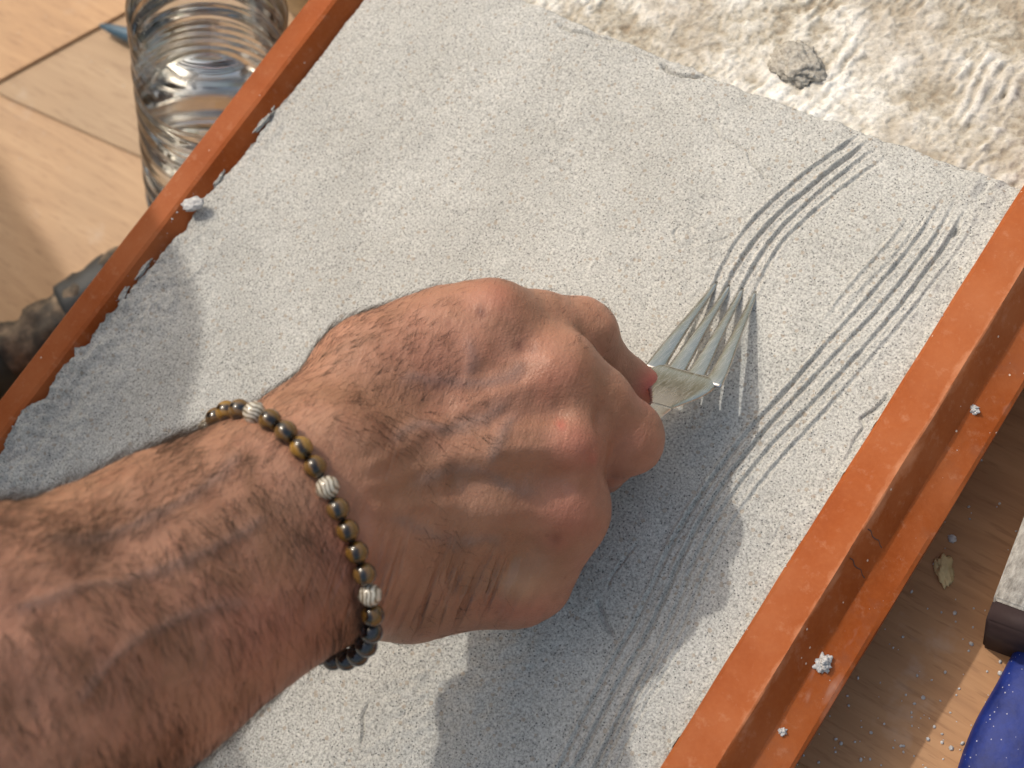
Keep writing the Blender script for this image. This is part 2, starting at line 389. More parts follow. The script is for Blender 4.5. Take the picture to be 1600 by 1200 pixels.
cracks = [([(1108, 188), (1120, 204), (1124, 216), (1150, 226), (1168, 236), (1172, 252), (1186, 268), (1204, 286)], .8, .38),
          ([(868, 34), (890, 48), (908, 50), (935, 57), (965, 64)], 1.5, .7), ([(1030, 95), (1044, 110), (1062, 117), (1084, 119), (1104, 117)], 2.0, .8),
          ([(1392, 612), (1368, 640), (1345, 655), (1350, 668), (1334, 690), (1330, 706), (1314, 730)], 1.2, .5), ([(1316, 728), (1300, 752)], .8, .4),
          ([(905, 150), (940, 170), (962, 190), (990, 204)], .5, .35), ([(578, 1092), (566, 1118), (567, 1140), (562, 1170)], .9, .4),
          ([(932, 934), (938, 952), (944, 972), (962, 996)], 1.3, 1.1), ([(1064, 352), (1052, 362), (1058, 378)], .6, .4), ([(1098, 382), (1122, 376), (1150, 366)], .6, .4),
          ([(975, 425), (1000, 395), (1012, 385)], .5, .35), ([(1000, 842), (980, 866), (955, 900), (948, 925)], .6, .5), ([(1045, 1190), (1040, 1150), (1046, 1105)], .6, .35),
          ([(505, 150), (512, 160), (508, 175)], .6, .4), ([(930, 60), (965, 75), (1000, 84), (1034, 92)], .7, .4), ([(480, 1030), (484, 1052), (480, 1075)], .5, .4),
          ([(1500, 352), (1494, 362), (1490, 372)], 2.2, 1.3), ([(1100, 800), (1080, 830)], .5, .5), ([(850, 280), (856, 284)], .8, .7), ([(1200, 860), (1230, 800)], .35, .4)]
for i, (pl, dp, wd_) in enumerate(cracks): groove(pl, dp * 1.35, max(wd_, .46) * 1.1, .16, False, 100 + i, (3, 3))
V = np.stack([X, Y, Z], -1).reshape(-1, 3)
idx = np.arange(NU * NV).reshape(NV, NU)
F = np.stack([idx[:-1, :-1], idx[:-1, 1:], idx[1:, 1:], idx[1:, :-1]], -1).reshape(-1, 4)
def skirt(V, F, ring, depth):
    n0 = len(V); r = V[ring].copy(); r[:, 2] = depth
    k = len(ring); nf = [(ring[i], n0 + i, n0 + i + 1, ring[i + 1]) for i in range(k - 1)]
    return np.vstack([V, r]), np.vstack([F, np.array(nf)])
def grid_mesh(name, V, F, mat, parent=None):
    me = bpy.data.meshes.new(name)
    me.vertices.add(len(V)); me.vertices.foreach_set('co', (V * S).astype(np.float32).ravel())
    me.loops.add(F.size); me.loops.foreach_set('vertex_index', F.astype(np.int32).ravel())
    me.polygons.add(len(F)); me.polygons.foreach_set('loop_start', np.arange(0, F.size, F.shape[1], dtype=np.int32))
    me.polygons.foreach_set('loop_total', np.full(len(F), F.shape[1], dtype=np.int32))
    me.polygons.foreach_set('use_smooth', np.ones(len(F), dtype=bool))
    me.update(calc_edges=True); me.validate()
    return link_mesh(name, me, mat, parent)
ring = np.concatenate([idx[0, ::-1], idx[1:, 0], idx[-1, 1:], idx[-2:0:-1, -1], idx[0, -1:]])
V, F = skirt(V, F, ring, -9.)
mort = grid_mesh('mortar_bed', V, F, MORTAR)
tag(mort, 'smooth light grey wet mortar bed combed with curved fork grooves', 'mortar')

# ================================================================== OLD CONCRETE behind it
m = Mat('old_concrete', .9)
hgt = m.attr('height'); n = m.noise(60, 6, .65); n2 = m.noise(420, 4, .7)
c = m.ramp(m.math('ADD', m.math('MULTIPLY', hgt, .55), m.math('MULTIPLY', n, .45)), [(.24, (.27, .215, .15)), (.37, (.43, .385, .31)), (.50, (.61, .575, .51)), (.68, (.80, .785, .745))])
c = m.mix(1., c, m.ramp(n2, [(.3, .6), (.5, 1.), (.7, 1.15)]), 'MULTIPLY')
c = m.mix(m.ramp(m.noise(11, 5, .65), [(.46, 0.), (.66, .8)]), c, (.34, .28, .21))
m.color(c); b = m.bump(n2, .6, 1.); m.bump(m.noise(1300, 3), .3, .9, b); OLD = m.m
nu, nv = 520, 420
x0, x1 = XI_L + 3, XI_R - .2
Xo, To = np.meshgrid(np.linspace(x0, x1, nu), np.linspace(0, 1, nv))
Yo = far_y(Xo, 0) - 6 + To * 230.
dcos, dsin = math.cos(-.14), math.sin(-.14)
xr = Xo * dcos + Yo * dsin; yr = -Xo * dsin + Yo * dcos
ridge = np.abs(np.sin(xr * .62 + 2.2 * fbm(Xo, Yo, 24., 3, 5))) ** 1.3
patch = np.clip(fbm(Xo, Yo, 26., 3, 17) * 1.4 + .35, 0, 1)
streak = fbm(xr * 5., yr * .9, 9., 4, 14)
hh = .9 * fbm(Xo, Yo, 20., 4, 11) + patch * (1.9 * ridge * (.5 + .6 * fbm(Xo, Yo, 8., 3, 19)) + .5 * streak) + .55 * fbm(Xo, Yo, 3.6, 4, 23, .6) + .3 * fbm(Xo, Yo, 1.4, 2, 29)
pk = at(1245, 100, -4)                       # a lump stuck to it gets its own object; the ground under it is flat
dfar = Yo - far_y(Xo, 0)
Zo = -4.2 + hh * .95 + 1.4 * np.clip(1 - dfar / 30., -1, 0) * 0
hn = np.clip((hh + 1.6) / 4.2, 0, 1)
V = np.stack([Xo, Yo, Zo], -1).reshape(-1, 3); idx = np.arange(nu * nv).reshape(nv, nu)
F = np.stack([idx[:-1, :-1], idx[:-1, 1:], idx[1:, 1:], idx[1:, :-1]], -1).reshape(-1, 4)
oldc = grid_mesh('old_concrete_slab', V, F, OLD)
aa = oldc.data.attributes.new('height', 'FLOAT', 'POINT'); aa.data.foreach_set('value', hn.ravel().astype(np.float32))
tag(oldc, 'rough cream and brown old concrete with raked ridges beyond the mortar', 'concrete')

# ------------------------------------------------------------------ lumps and crumbs
def lump(name, p, r, mat, label, cat, group=None, flat=.55, seed=1, sub_=4, elong=(1, 1), rough_=.28, rot=0.):
    bm = bmesh.new(); bmesh.ops.create_icosphere(bm, subdivisions=sub_, radius=1.)
    from mathutils import noise as N
    for v in bm.verts:
        q = v.co.copy(); k = 1 + rough_ * N.fractal(q * 1.7 + Vector((seed * 3.1, 0, 0)), .8, 2.2, 4) + .12 * N.noise(q * 6 + Vector((0, seed, 0)))
        x, y = q.x * k * elong[0], q.y * k * elong[1]
        v.co = Vector(((x * math.cos(rot) - y * math.sin(rot)) * r, (x * math.sin(rot) + y * math.cos(rot)) * r, max(q.z * k * flat, -.25) * r)) * S
    o = bm_obj(name, bm, mat); o.location = Vector(p) * S
    tag(o, label, cat, group); return o
grit = Mat('lump_concrete', .9); gn = grit.noise(500, 5, .7); grit.color(grit.ramp(gn, [(.3, (.22, .20, .17)), (.5, (.42, .385, .33)), (.7, (.58, .55, .49))])); grit.bump(gn, .8, 1.)
white = Mat('dried_mortar', .85); gn = white.noise(700, 4, .7); white.color(white.ramp(gn, [(.3, (.34, .33, .33)), (.6, (.60, .59, .58))])); white.bump(gn, .4, 1.)
yel = simple('pale_chip', (.58, .44, .22), .7)
p = at(1245, 100, -3.); lump('mortar_lump', (p[0], p[1], -3.2), 10.5, grit.m, 'rough grey lump stuck on the old concrete past the mortar edge', 'lump', seed=3, elong=(1.05, .78), rot=-.3, flat=.42, sub_=5)
p = at(1432 - 0, 186, 0)
p = at(300, 318, 5.3); lump('mortar_splash', (p[0], p[1], 5.0), 3.9, white.m, 'pale mortar blob stuck on top of the left rail', 'mortar blob', 'mortar crumbs on the frame', seed=5, elong=(.8, 1.2), flat=.35, rot=-.9)
LZ = -9.
for (x, y, r, lab, z) in ((1522, 640, 1.4, 'tiny white crumb in the crease of the flange, nearer the old concrete', LZ), (1285, 1037, 2.6, 'chunky white mortar crumb lying on the lower flange', LZ), (1342, 1162 - 20, 1.2, 'small flat pale smear crumb low on the flange', LZ)):
    if r == 1.2: x, y = 1222, 1142
    z = -9.
    for _ in range(6): z = -8.0 - max(0, at(x, y, z)[0] - (XI_R + TW + 7.8)) * .49
    p = at(x, y, z); lump('mortar_crumb', (p[0], p[1], z), r, white.m, lab, 'crumb', 'mortar crumbs on the frame', seed=x % 17, flat=.8, sub_=4, rough_=.75)
for (x, y, r, el, ro) in ((418, 196, 2.6, (.45, 2.6), -.15), (396, 232, 1.8, (.4, 2.2), .1), (452, 158, 1.7, (.35, 2.4), -.1), (352, 282, 1.9, (.5, 2.0), .1), (236, 428, 2.2, (.5, 2.2), 0.), (206, 466, 2.0, (.6, 1.8), .2), (110, 590, 2.2, (.7, 2.), 0.), (436, 172, 1.0, (.5, 1.5), .3)):
    p = at(x, y, 1.); p[0] -= 4.4; o = lump('mortar_smear', (p[0], p[1], float(np.interp(p[0] - XI_L, [-4.8, -3.2, 4.2], [5.0, 4.4, -6.0])) + .2), r, MORTAR, None, None, seed=x % 13, flat=.35, sub_=4, elong=el, rot=ro, rough_=.6); o.parent = mort
p = at(1475, 891, TZ + 2.4); lump('pale_chip', (p[0], p[1], TZ + 3.0), 4.3, yel, 'yellowish cream chip lying on the shaded plywood', 'chip', seed=8, elong=(1.25, .7), flat=.5, rot=-.9, rough_=.45)
p = at(1488, 842, TZ + 2.4); lump('mortar_crumb', (p[0], p[1], TZ + 2.6), 1.4, white.m, 'small white crumb just above the yellowish chip on the plywood', 'crumb', seed=9, sub_=3)
p = at(1350, 1078, TZ); lump('mortar_crumb', (p[0], p[1], TZ + .3), 2.0, white.m, 'white elongated crumb beside the flange on the plywood', 'crumb', seed=10, elong=(1.6, .6), sub_=3, rot=-.4)
# dust grit: countless
def grit_scatter(name, label, spots, mat, kindcat):
    bm = bmesh.new()
    for (x, y, z, r) in spots:
        g_ = bmesh.ops.create_icosphere(bm, subdivisions=1, radius=r * S, matrix=Matrix.Translation(Vector((x, y, z + r * .3)) * S) @ Matrix.Rotation(random.random() * 6, 4, 'Z') @ Matrix.Diagonal((1, random.uniform(.6, 1), .7, 1)))
    o = bm_obj(name, bm, mat); tag(o, label, kindcat, kind='stuff'); return o
sp = []
for i in range(520):
    x = random.uniform(1180, 1640); y = random.uniform(700, 1260)
    if random.random() > ((y - 600) / 600.) ** 1.5: continue
    p = at(x, y, TZ); sp.append((p[0], p[1], TZ + (2.4 if p[1] > 45 and p[0] > XI_R + 20 else 0), abs(random.gauss(.0, .35)) + .22))
for i in range(60):
    p = at(random.uniform(-50, 250), random.uniform(-50, 500), TL + 4.6); sp.append((p[0], p[1], TL + 4.6, random.uniform(.2, .5)))
grit_scatter('plywood_dust_grit', 'pale grains of mortar dust scattered over the plywood', sp, white.m, 'grit')
sp = []
for i in range(110):
    Yr = random.uniform(-230, 200); s_ = random.random()
    if s_ < .65: uo = random.uniform(7.9, 15.6) ; sp.append((XI_R + TW + uo, Yr, -8.05 - (uo - 7.8) * .49, random.choice((.08, .08, .1, .12, .2))))
    else: sp.append((XI_R + random.uniform(-.3, .9) , Yr, 3.6, random.uniform(.12, .42)))
for i in range(46):
    Yr = random.uniform(-100, 120); xo = random.uniform(0, 4) ** 1.2; sp.append((XI_L - 2.2 + xo, Yr, 4.6 - max(0, xo) * 1.6, random.choice((.15, .2, .3, .5))))
grit_scatter('rail_mortar_grit', 'tiny mortar grains stuck along the terracotta rails', sp, white.m, 'grit')

# ================================================================== HAND AND FOREARM (signed distances, camera mm)
VOX = 1.15
lo_c = np.array((-250., -92., 215.)); hi_c = np.array((92., 185., 520.))
dims = np.ceil((hi_c - lo_c) / VOX).astype(int)
ax = [lo_c[i] + VOX * np.arange(dims[i]) for i in range(3)]
def new_field(): return np.full(tuple(dims), 25., np.float32)
def smin(a, b, k):
    h = np.maximum(k - np.abs(a - b), 0) / k
    return np.minimum(a, b) - h * h * k * .25
def prim(field, a, b, r1, r2, k):
    a, b = np.array(a, float), np.array(b, float); m_ = k + 6
    l = np.minimum(a - r1, b - r2) - m_; h = np.maximum(a + r1, b + r2) + m_
    i0 = np.clip(((l - lo_c) / VOX).astype(int), 0, dims); i1 = np.clip(((h - lo_c) / VOX).astype(int) + 1, 0, dims)
    if (i1 <= i0).any(): return
    gx = ax[0][i0[0]:i1[0]][:, None, None].astype(np.float32); gy = ax[1][i0[1]:i1[1]][None, :, None].astype(np.float32); gz = ax[2][i0[2]:i1[2]][None, None, :].astype(np.float32)
    ab = b - a; l2 = max(ab.dot(ab), 1e-6)
    t = np.clip(((gx - a[0]) * ab[0] + (gy - a[1]) * ab[1] + (gz - a[2]) * ab[2]) / l2, 0, 1)
    d = np.sqrt((gx - a[0] - t * ab[0]) ** 2 + (gy - a[1] - t * ab[1]) ** 2 + (gz - a[2] - t * ab[2]) ** 2) - (r1 + (r2 - r1) * t)
    s_ = (slice(i0[0], i1[0]), slice(i0[1], i1[1]), slice(i0[2], i1[2]))
    field[s_] = smin(field[s_], d, k)
def chain(field, pts, k=3.):                 # pts: (px, py, depth, radius)
    q = [(cam(p[0], p[1], p[2]), p[3]) for p in pts]
    for (a, r1), (b, r2) in zip(q[:-1], q[1:]): prim(field, a, b, r1, r2, k)

body = new_field()
F0 = cam(490, 805, 410); F1 = cam(0, 1085, 342); axis = unit(F0 - F1)
side = np.array((-.486, -.874, 0.)); side = unit(side - axis * side.dot(axis))
E = F0 - axis * 245.
for off, rw, rf in ((-15, 19.5, 29), (0, 21, 31), (15, 19.5, 29)):
    so = off * (13 / 15.)
    prim(body, F0 + side * off, F1 + side * so, rw, rf, 14)
    prim(body, F1 + side * so, E + side * so, rf, 38, 14)
prim(body, cam(500, 893, 404), cam(486, 893, 402), 15.5, 15, 10)          # head of the ulna
prim(body, cam(455, 745, 398), cam(520, 700, 402), 14, 13, 12)
# back of the hand
chain(body, [(500, 730, 412, 18), (580, 655, 428, 14), (720, 618, 436, 13), (866, 588, 440, 14.0)], 12)
chain(body, [(505, 790, 408, 19), (590, 730, 421, 15), (740, 705, 430, 13.5), (876, 690, 439, 13.6)], 12)
chain(body, [(510, 850, 409, 18), (600, 805, 422, 15), (750, 798, 436, 13), (870, 794, 449, 13.0)], 12)
chain(body, [(525, 895, 412, 16), (620, 885, 434, 14), (740, 890, 450, 12.5), (816, 897, 459, 12.6)], 12)
chain(body, [(540, 905, 422, 15), (640, 915, 442, 14), (760, 905, 462, 13)], 12)   # hypothenar
chain(body, [(500, 680, 420, 16), (590, 590, 434, 17), (690, 540, 440, 15), (768, 512, 441, 14.3)], 12)   # thumb metacarpal
chain(body, [(600, 620, 440, 16), (730, 580, 448, 15), (840, 560, 452, 9)], 12)  # first web muscle
chain(body, [(560, 760, 432, 20), (700, 740, 450, 20), (810, 700, 458, 13)], 12) # palm
chain(body, [(600, 660, 448, 17), (740, 570, 460, 15)], 12)                      # thenar
chain(body, [(872, 800, 450, 12.6), (822, 890, 459, 12.4)], 16)
# fingers: each its own field so that they stay apart
fingers = {
 'thumb': [(768, 512, 441, 14.2), (840, 518, 453, 12.0), (903, 528, 463, 12.3), (930, 563, 472, 9.8), (966, 592, 480, 8.3), (997, 609, 483, 8.3)],
 'index': [(866, 588, 440, 14.0), (925, 632, 447, 11.8), (976, 684, 456, 11.6), (950, 712, 470, 9.0), (940, 726, 482, 8.4), (968, 690, 490, 7.4)],
 'middle': [(876, 690, 439, 13.5), (886, 722, 462, 11.5), (890, 748, 481, 10.2), (850, 752, 489, 9.0), (828, 725, 480, 8)],
 'ring': [(870, 794, 449, 12.8), (876, 818, 466, 10.8), (872, 838, 482, 9.8), (838, 838, 489, 8.6), (815, 812, 480, 7.8)],
 'little': [(816, 897, 459, 12.2), (822, 905, 471, 9.6), (818, 908, 483, 9.0), (790, 890, 488, 8), (775, 872, 482, 7.2)]}
for nm, pts in fingers.items():
    f = new_field(); chain(f, pts, 5.)
    body = smin(body, f, 4.5 if nm in ('thumb', 'index') else 3.5)
body = body.astype(np.float32)
gridv = vdb.FloatGrid(25.0); gridv.copyFromArray(body)
pts_, quads = gridv.convertToQuads(0.0) if hasattr(gridv, 'convertToQuads') else gridv.convertToPolygons(0.0)[::2]
Pc = pts_.astype(float) * VOX + lo_c
quads = quads[:, ::-1]
# smooth the voxel mesh a little (umbrella)
def lap(P, Q, it, lam=.5):
    e = np.concatenate([Q[:, [0, 1]], Q[:, [1, 2]], Q[:, [2, 3]], Q[:, [3, 0]]]).astype(int)
    cnt = np.bincount(e.ravel(), minlength=len(P)).astype(float)[:, None]
    for k in range(it):
        acc = np.stack([np.bincount(e[:, 0], P[e[:, 1], i], len(P)) + np.bincount(e[:, 1], P[e[:, 0], i], len(P)) for i in range(3)], 1)
        P = P + (lam if k % 2 == 0 else -lam * 1.04) * (acc / cnt - P)
    return P
Pc = lap(Pc, quads, 6)
def normals(P, Q):
    fn = np.cross(P[Q[:, 2]] - P[Q[:, 0]], P[Q[:, 3]] - P[Q[:, 1]])
    vn = np.stack([sum(np.bincount(Q[:, j], fn[:, i], len(P)) for j in range(4)) for i in range(3)], 1)
    return vn / np.maximum(np.linalg.norm(vn, axis=1), 1e-9)[:, None]
Nn = normals(Pc, quads)
cen = F0 - axis * 60
sgn = 1 if np.mean(np.einsum('ij,ij->i', Nn, Pc - Pc.mean(0))) > 0 else -1
if sgn < 0: quads = quads[:, ::-1]; Nn = -Nn
PX = Pc[:, 0] / Pc[:, 2] * FPX + 800; PY = Pc[:, 1] / Pc[:, 2] * FPX + 600
facing = np.clip(-Nn[:, 2] * 1.6, 0, 1)
disp = np.zeros(len(Pc)); red = np.zeros(len(Pc)); vein = np.zeros(len(Pc)); spot = np.zeros(len(Pc)); pale = np.zeros(len(Pc))
def line_feat(pl, amp, wpx, arr=None, val=1., noisy=True):
    pl = [tuple(p) for p in smooth_pl(pl, 4)]
    a = np.array(pl); m_ = (PX > a[:, 0].min() - wpx * 3) & (PX < a[:, 0].max() + wpx * 3) & (PY > a[:, 1].min() - wpx * 3) & (PY < a[:, 1].max() + wpx * 3)
    if not m_.any(): return
    xs, ys = PX[m_], PY[m_]
    d, arc, sd, L = seg_dist(xs + 5 * fbm(xs, ys, 30., 2, 3), ys + 5 * fbm(xs, ys, 30., 2, 8), pl)
    f = np.exp(-(d / wpx) ** 2) * np.clip(arc / 25, 0, 1) * np.clip((L - arc) / 25, 0, 1) * facing[m_]
    disp[m_] += amp * f
    if arr is not None: arr[m_] = np.maximum(arr[m_], val * f)
def blob(x, y, rx, ry, amp, arr=None, val=1., rot=0.):
    dx, dy = PX - x, PY - y; c_, s_ = math.cos(rot), math.sin(rot)
    f = np.exp(-((dx * c_ + dy * s_) / rx) ** 2 - ((-dx * s_ + dy * c_) / ry) ** 2) * facing
    disp[:] += amp * f
    if arr is not None: arr[:] = np.maximum(arr, val * f)
# knuckles, valleys, tendons, veins
for x, y, a_m in ((862, 585, 1.6), (893, 690, 1.8), (880, 800, 1.5), (812, 905, 1.6), (775, 470, .8), (985, 688, .8), (925, 512, .8)): blob(x, y, 38, 34, a_m)
for pl, am, w_ in (([(900, 640), (840, 645), (760, 655), (680, 665)], -1.9, 24), ([(905, 748), (840, 745), (760, 750), (690, 750)], -1.8, 24), ([(870, 862), (810, 850), (740, 845)], -2.0, 24), ([(840, 545), (780, 570), (700, 600)], -1.0, 26)):
    line_feat(pl, am, w_)
for pl in ([(850, 590), (760, 625), (640, 690), (560, 740)], [(880, 695), (770, 708), (650, 735), (560, 765)], [(866, 800), (760, 795), (650, 790), (570, 800)]): line_feat(pl, .7, 11)
veins = [[(620, 600), (680, 590), (740, 600), (790, 590), (830, 560)], [(600, 690), (650, 665), (700, 668), (760, 650), (800, 620)], [(640, 760), (700, 740), (760, 735), (810, 770), (850, 760)],
         [(800, 860), (770, 845), (720, 850), (660, 830), (600, 800)], [(820, 640), (790, 670), (760, 735)], [(20, 960), (120, 920), (220, 900), (330, 860), (420, 800)], [(120, 1100), (200, 1010), (300, 960), (400, 940)], [(60, 850), (180, 830), (300, 770), (380, 700)], [(740, 600), (735, 560), (740, 520)]]
for pl in veins: line_feat(pl, .55, 10, vein, .8)
for x, y, rx, ry, v_ in ((775, 460, 60, 35, .5), (862, 585, 50, 45, .45), (905, 700, 42, 40, 1.), (925, 715, 14, 14, 1.3), (877, 665, 8, 12, 1.5), (885, 805, 50, 45, .8), (870, 845, 26, 20, .8), (815, 950, 70, 25, .9), (540, 870, 60, 90, .7), (985, 690, 50, 50, .35), (700, 560, 120, 60, .3), (450, 980, 120, 60, .6)):
    blob(x, y, rx, ry, 0, red, v_)
red += 3.0 * np.exp(-((PX - 1022) / 24) ** 2 - ((PY - 602) / 28) ** 2); blob(812, 915, 36, 30, .4, pale, 1.)
for x, y, r_, v_ in ((751, 489, 8, 1.), (812, 540, 7, .9), (835, 546, 6, .6), (690, 600, 12, .5), (820, 535, 5, .5), (868, 840, 9, .7), (700, 505, 5, .6), (350, 860, 8, .4)): blob(x, y, r_, r_ * 1.3, 0, spot, v_)
# creases across the wrist below the bracelet and over the ulnar edge
for k in range(15):
    x = 585 + k * 15 + random.uniform(-4, 4); h0 = random.uniform(40, 95)
    line_feat([(x + 22, 975 - h0), (x + 8, 960 - h0 * .45), (x - 4, 985)], -random.uniform(.35, .85), 3.4)
line_feat([(775, 985), (782, 930), (800, 880), (822, 868)], -1.3, 7); line_feat([(565, 985), (552, 900), (558, 830)], -.8, 9)
line_feat([(935, 625), (943, 690), (940, 760), (936, 800)], -1.2, 8)
disp += .22 * fbm(PX, PY, 34., 2, 51) + .06 * fbm(PX, PY, 10., 2, 52)
crease = np.zeros(len(Pc)); blob(650, 935, 130, 75, 0, crease, 1.); blob(600, 700, 60, 120, 0, crease, .10); blob(770, 930, 20, 60, 0, crease, .8); crease = np.clip(crease * 1.3, 0, 1)
along = (Pc - F0) @ axis
arm = np.clip((-along) / 60., 0, 1)
disp += arm * (1.2 * fbm(PX, PY, 120., 2, 53))
Pc = Pc + Nn * disp[:, None]
Pw = c2w(Pc)
SK = Mat('skin', .47)
n1 = SK.noise(26, 4, .6); n2 = SK.noise(120, 4, .6); n3 = SK.noise(9, 3, .5)
c = SK.mix(SK.ramp(n1, [(.32, 0.), (.68, 1.)]), (.285, .145, .086), (.435, .226, .146))
c = SK.mix(SK.ramp(n2, [(.45, 0.), (.75, .5)]), c, (.30, .125, .075))
c = SK.mix(SK.ramp(n3, [(.45, 0.), (.70, .4)]), c, (.40, .155, .12))
c = SK.mix(SK.ramp(SK.noise(55, 5, .65, dist=.6), [(.50, 0.), (.66, .55)]), c, (.23, .115, .065))
c = SK.mix(SK.math('MULTIPLY', SK.attr('vein'), .55), c, (.20, .15, .135))
c = SK.mix(SK.math('MINIMUM', SK.math('MULTIPLY', SK.attr('red'), .30), .95), c, (.50, .105, .085))
c = SK.mix(SK.math('MULTIPLY', SK.attr('pale'), .35), c, (.62, .40, .25))
c = SK.mix(SK.math('MULTIPLY', SK.attr('spot'), .8), c, (.13, .045, .03))
fr = SK.math('MULTIPLY', SK.math('LESS_THAN', SK.voro(190), .14), SK.math('GREATER_THAN', SK.voro(190, out='Color'), .72))
c = SK.mix(SK.math('MULTIPLY', fr, .35), c, (.20, .08, .05))
def dotc(v, k):
    x = SK.n('ShaderNodeVectorMath', operation='DOT_PRODUCT'); SK.l(SK.co, x.inputs[0]); x.inputs[1].default_value = tuple(W @ (unit(v) * k)); return x.outputs['Value']
cmb = SK.n('ShaderNodeCombineXYZ'); SK.l(dotc((1, .34, .1), 1.), cmb.inputs[0]); SK.l(dotc((-.34, 1, 0), .10), cmb.inputs[1])
crn = SK.noise(300, 3, .55, co=cmb.outputs[0], dist=.3)
crf = SK.math('MULTIPLY', SK.ramp(crn, [(.38, 1.), (.50, 0.)]), SK.attr('crease'))
c = SK.mix(SK.math('MULTIPLY', crf, .5), c, (.16, .065, .04))
SK.color(c)
SK.b.inputs['Subsurface Weight'].default_value = .08; SK.b.inputs['Subsurface Radius'].default_value = (1., .35, .2); SK.b.inputs['Subsurface Scale'].default_value = .0022
SK.b.inputs['Specular IOR Level'].default_value = .42
cell = SK.voro(900, feature='DISTANCE_TO_EDGE'); cell2 = SK.voro(420, feature='DISTANCE_TO_EDGE', co=SK.mapping(scale=(1, .55, 1), rot=(0, 0, .6)))
b = SK.bump(SK.math('MULTIPLY', crf, -1.), .9, 1.)
b = SK.bump(SK.noise(620, 3, .6, co=cmb.outputs[0]), .22, .8, b)
b = SK.bump(SK.ramp(cell, [(0., 0.), (.3, 1.)]), .10, .7, b); b = SK.bump(SK.ramp(cell2, [(0., 0.), (.35, 1.)]), .12, .5, b); SK.bump(SK.noise(300, 4, .55), .14, .5, b)
person = grid_mesh('person', Pw, quads, SK.m)
for nm, arr in (('crease', crease), ('red', red), ('vein', vein), ('spot', spot), ('pale', pale)):
    q = person.data.attributes.new(nm, 'FLOAT', 'POINT'); q.data.foreach_set('value', arr.astype(np.float32))
tag(person, 'bare hairy forearm and clenched hand pulling a fork through mortar', 'person')

# body hair
Nn = normals(Pc, quads); Nn = Nn if np.mean(np.einsum('ij,ij->i', Nn, Pc - Pc.mean(0))) > 0 else -Nn
hairm = Mat('dark_hair', .45); hairm.color((.035, .020, .013)); hairm.b.inputs['Specular IOR Level'].default_value = .3
dens = np.zeros(len(Pc))
dens += np.where(along < -12, 1.0, 0) + np.where((along > 12) & (PX < 800), .40, 0) * np.clip((820 - PX) / 250, .1, 1)
dens *= np.where((PX > -150), 1, .0) * (Nn[:, 2] < .45)
dens *= np.clip(.75 + .7 * fbm(PX, PY, 70., 2, 91), .05, 1.4)
dens[(PX > 870)] = 0
dens[(PX > 830) & (PX < 960) & (PY < 560)] = .07
dens *= 1 + .9 * np.clip(.55 + Nn[:, 2], 0, 1) * (Nn[:, 1] < .3)
dens += np.where((along > -8) & (along < 48) & (PY < 700), .5, 0) * (Nn[:, 2] < .3)
pr = dens / dens.sum(); NH = 8500
sel = rng.choice(len(Pc), NH, p=pr)
flow_arm = unit(axis * .55 + np.array((-.25, .75, 0)) * .8)
HV, HF = [], []
for i in sel:
    n_ = Nn[i]; onhand = along[i] > 0
    f_ = unit(np.array((.25, -.9, 0)) * (-1) + axis * .3) if not onhand else unit(np.array((.75, .55, .2)))
    if not onhand and PY[i] < 1085 - PX[i] * .571 - 110: f_ = unit(np.array((.35, -.75, 0)) + axis * .3)   # hairs near the upper edge sweep up over it
    if onhand and PY[i] < 640: f_ = unit(np.array((.5, -.6, 0)))
    f_ = f_ + rng.normal(0, .28, 3); t_ = f_ - n_ * f_.dot(n_); t_ = t_ / max(np.linalg.norm(t_), 1e-6)
    Lh = rng.uniform(5, 13) * (.6 if onhand else 1.); wv = rng.uniform(.035, .07); lift = rng.uniform(.06, .5) + .5 * float(np.clip(.5 + Nn[i, 2], 0, .6)) * rng.random()
    p = Pc[i].copy(); sdv = unit(np.cross(t_, n_)); bend = rng.normal(0, .35)
    base = len(HV); nseg = 4
    for s_ in range(nseg + 1):
        tt = s_ / nseg; q = p + t_ * Lh * tt + n_ * (Lh * lift * (tt - .55 * tt * tt) - .2) + sdv * bend * Lh * tt * tt * .4
        w_ = wv * (1 - tt * .85)
        for a_k in (0, 2.094, 4.189): HV.append(q + (sdv * math.cos(a_k) + n_ * math.sin(a_k)) * w_)
    for s_ in range(nseg):
        for k in range(3): HF.append((base + s_ * 3 + k, base + s_ * 3 + (k + 1) % 3, base + s_ * 3 + 3 + (k + 1) % 3, base + s_ * 3 + 3 + k))
hair = grid_mesh('arm_hair', c2w(np.array(HV)), np.array(HF), hairm.m, person)
tag(hair, kind='stuff')
# thumb nail, just showing at the fork
nail = Mat('nail', .3); nail.color((.62, .16, .13))

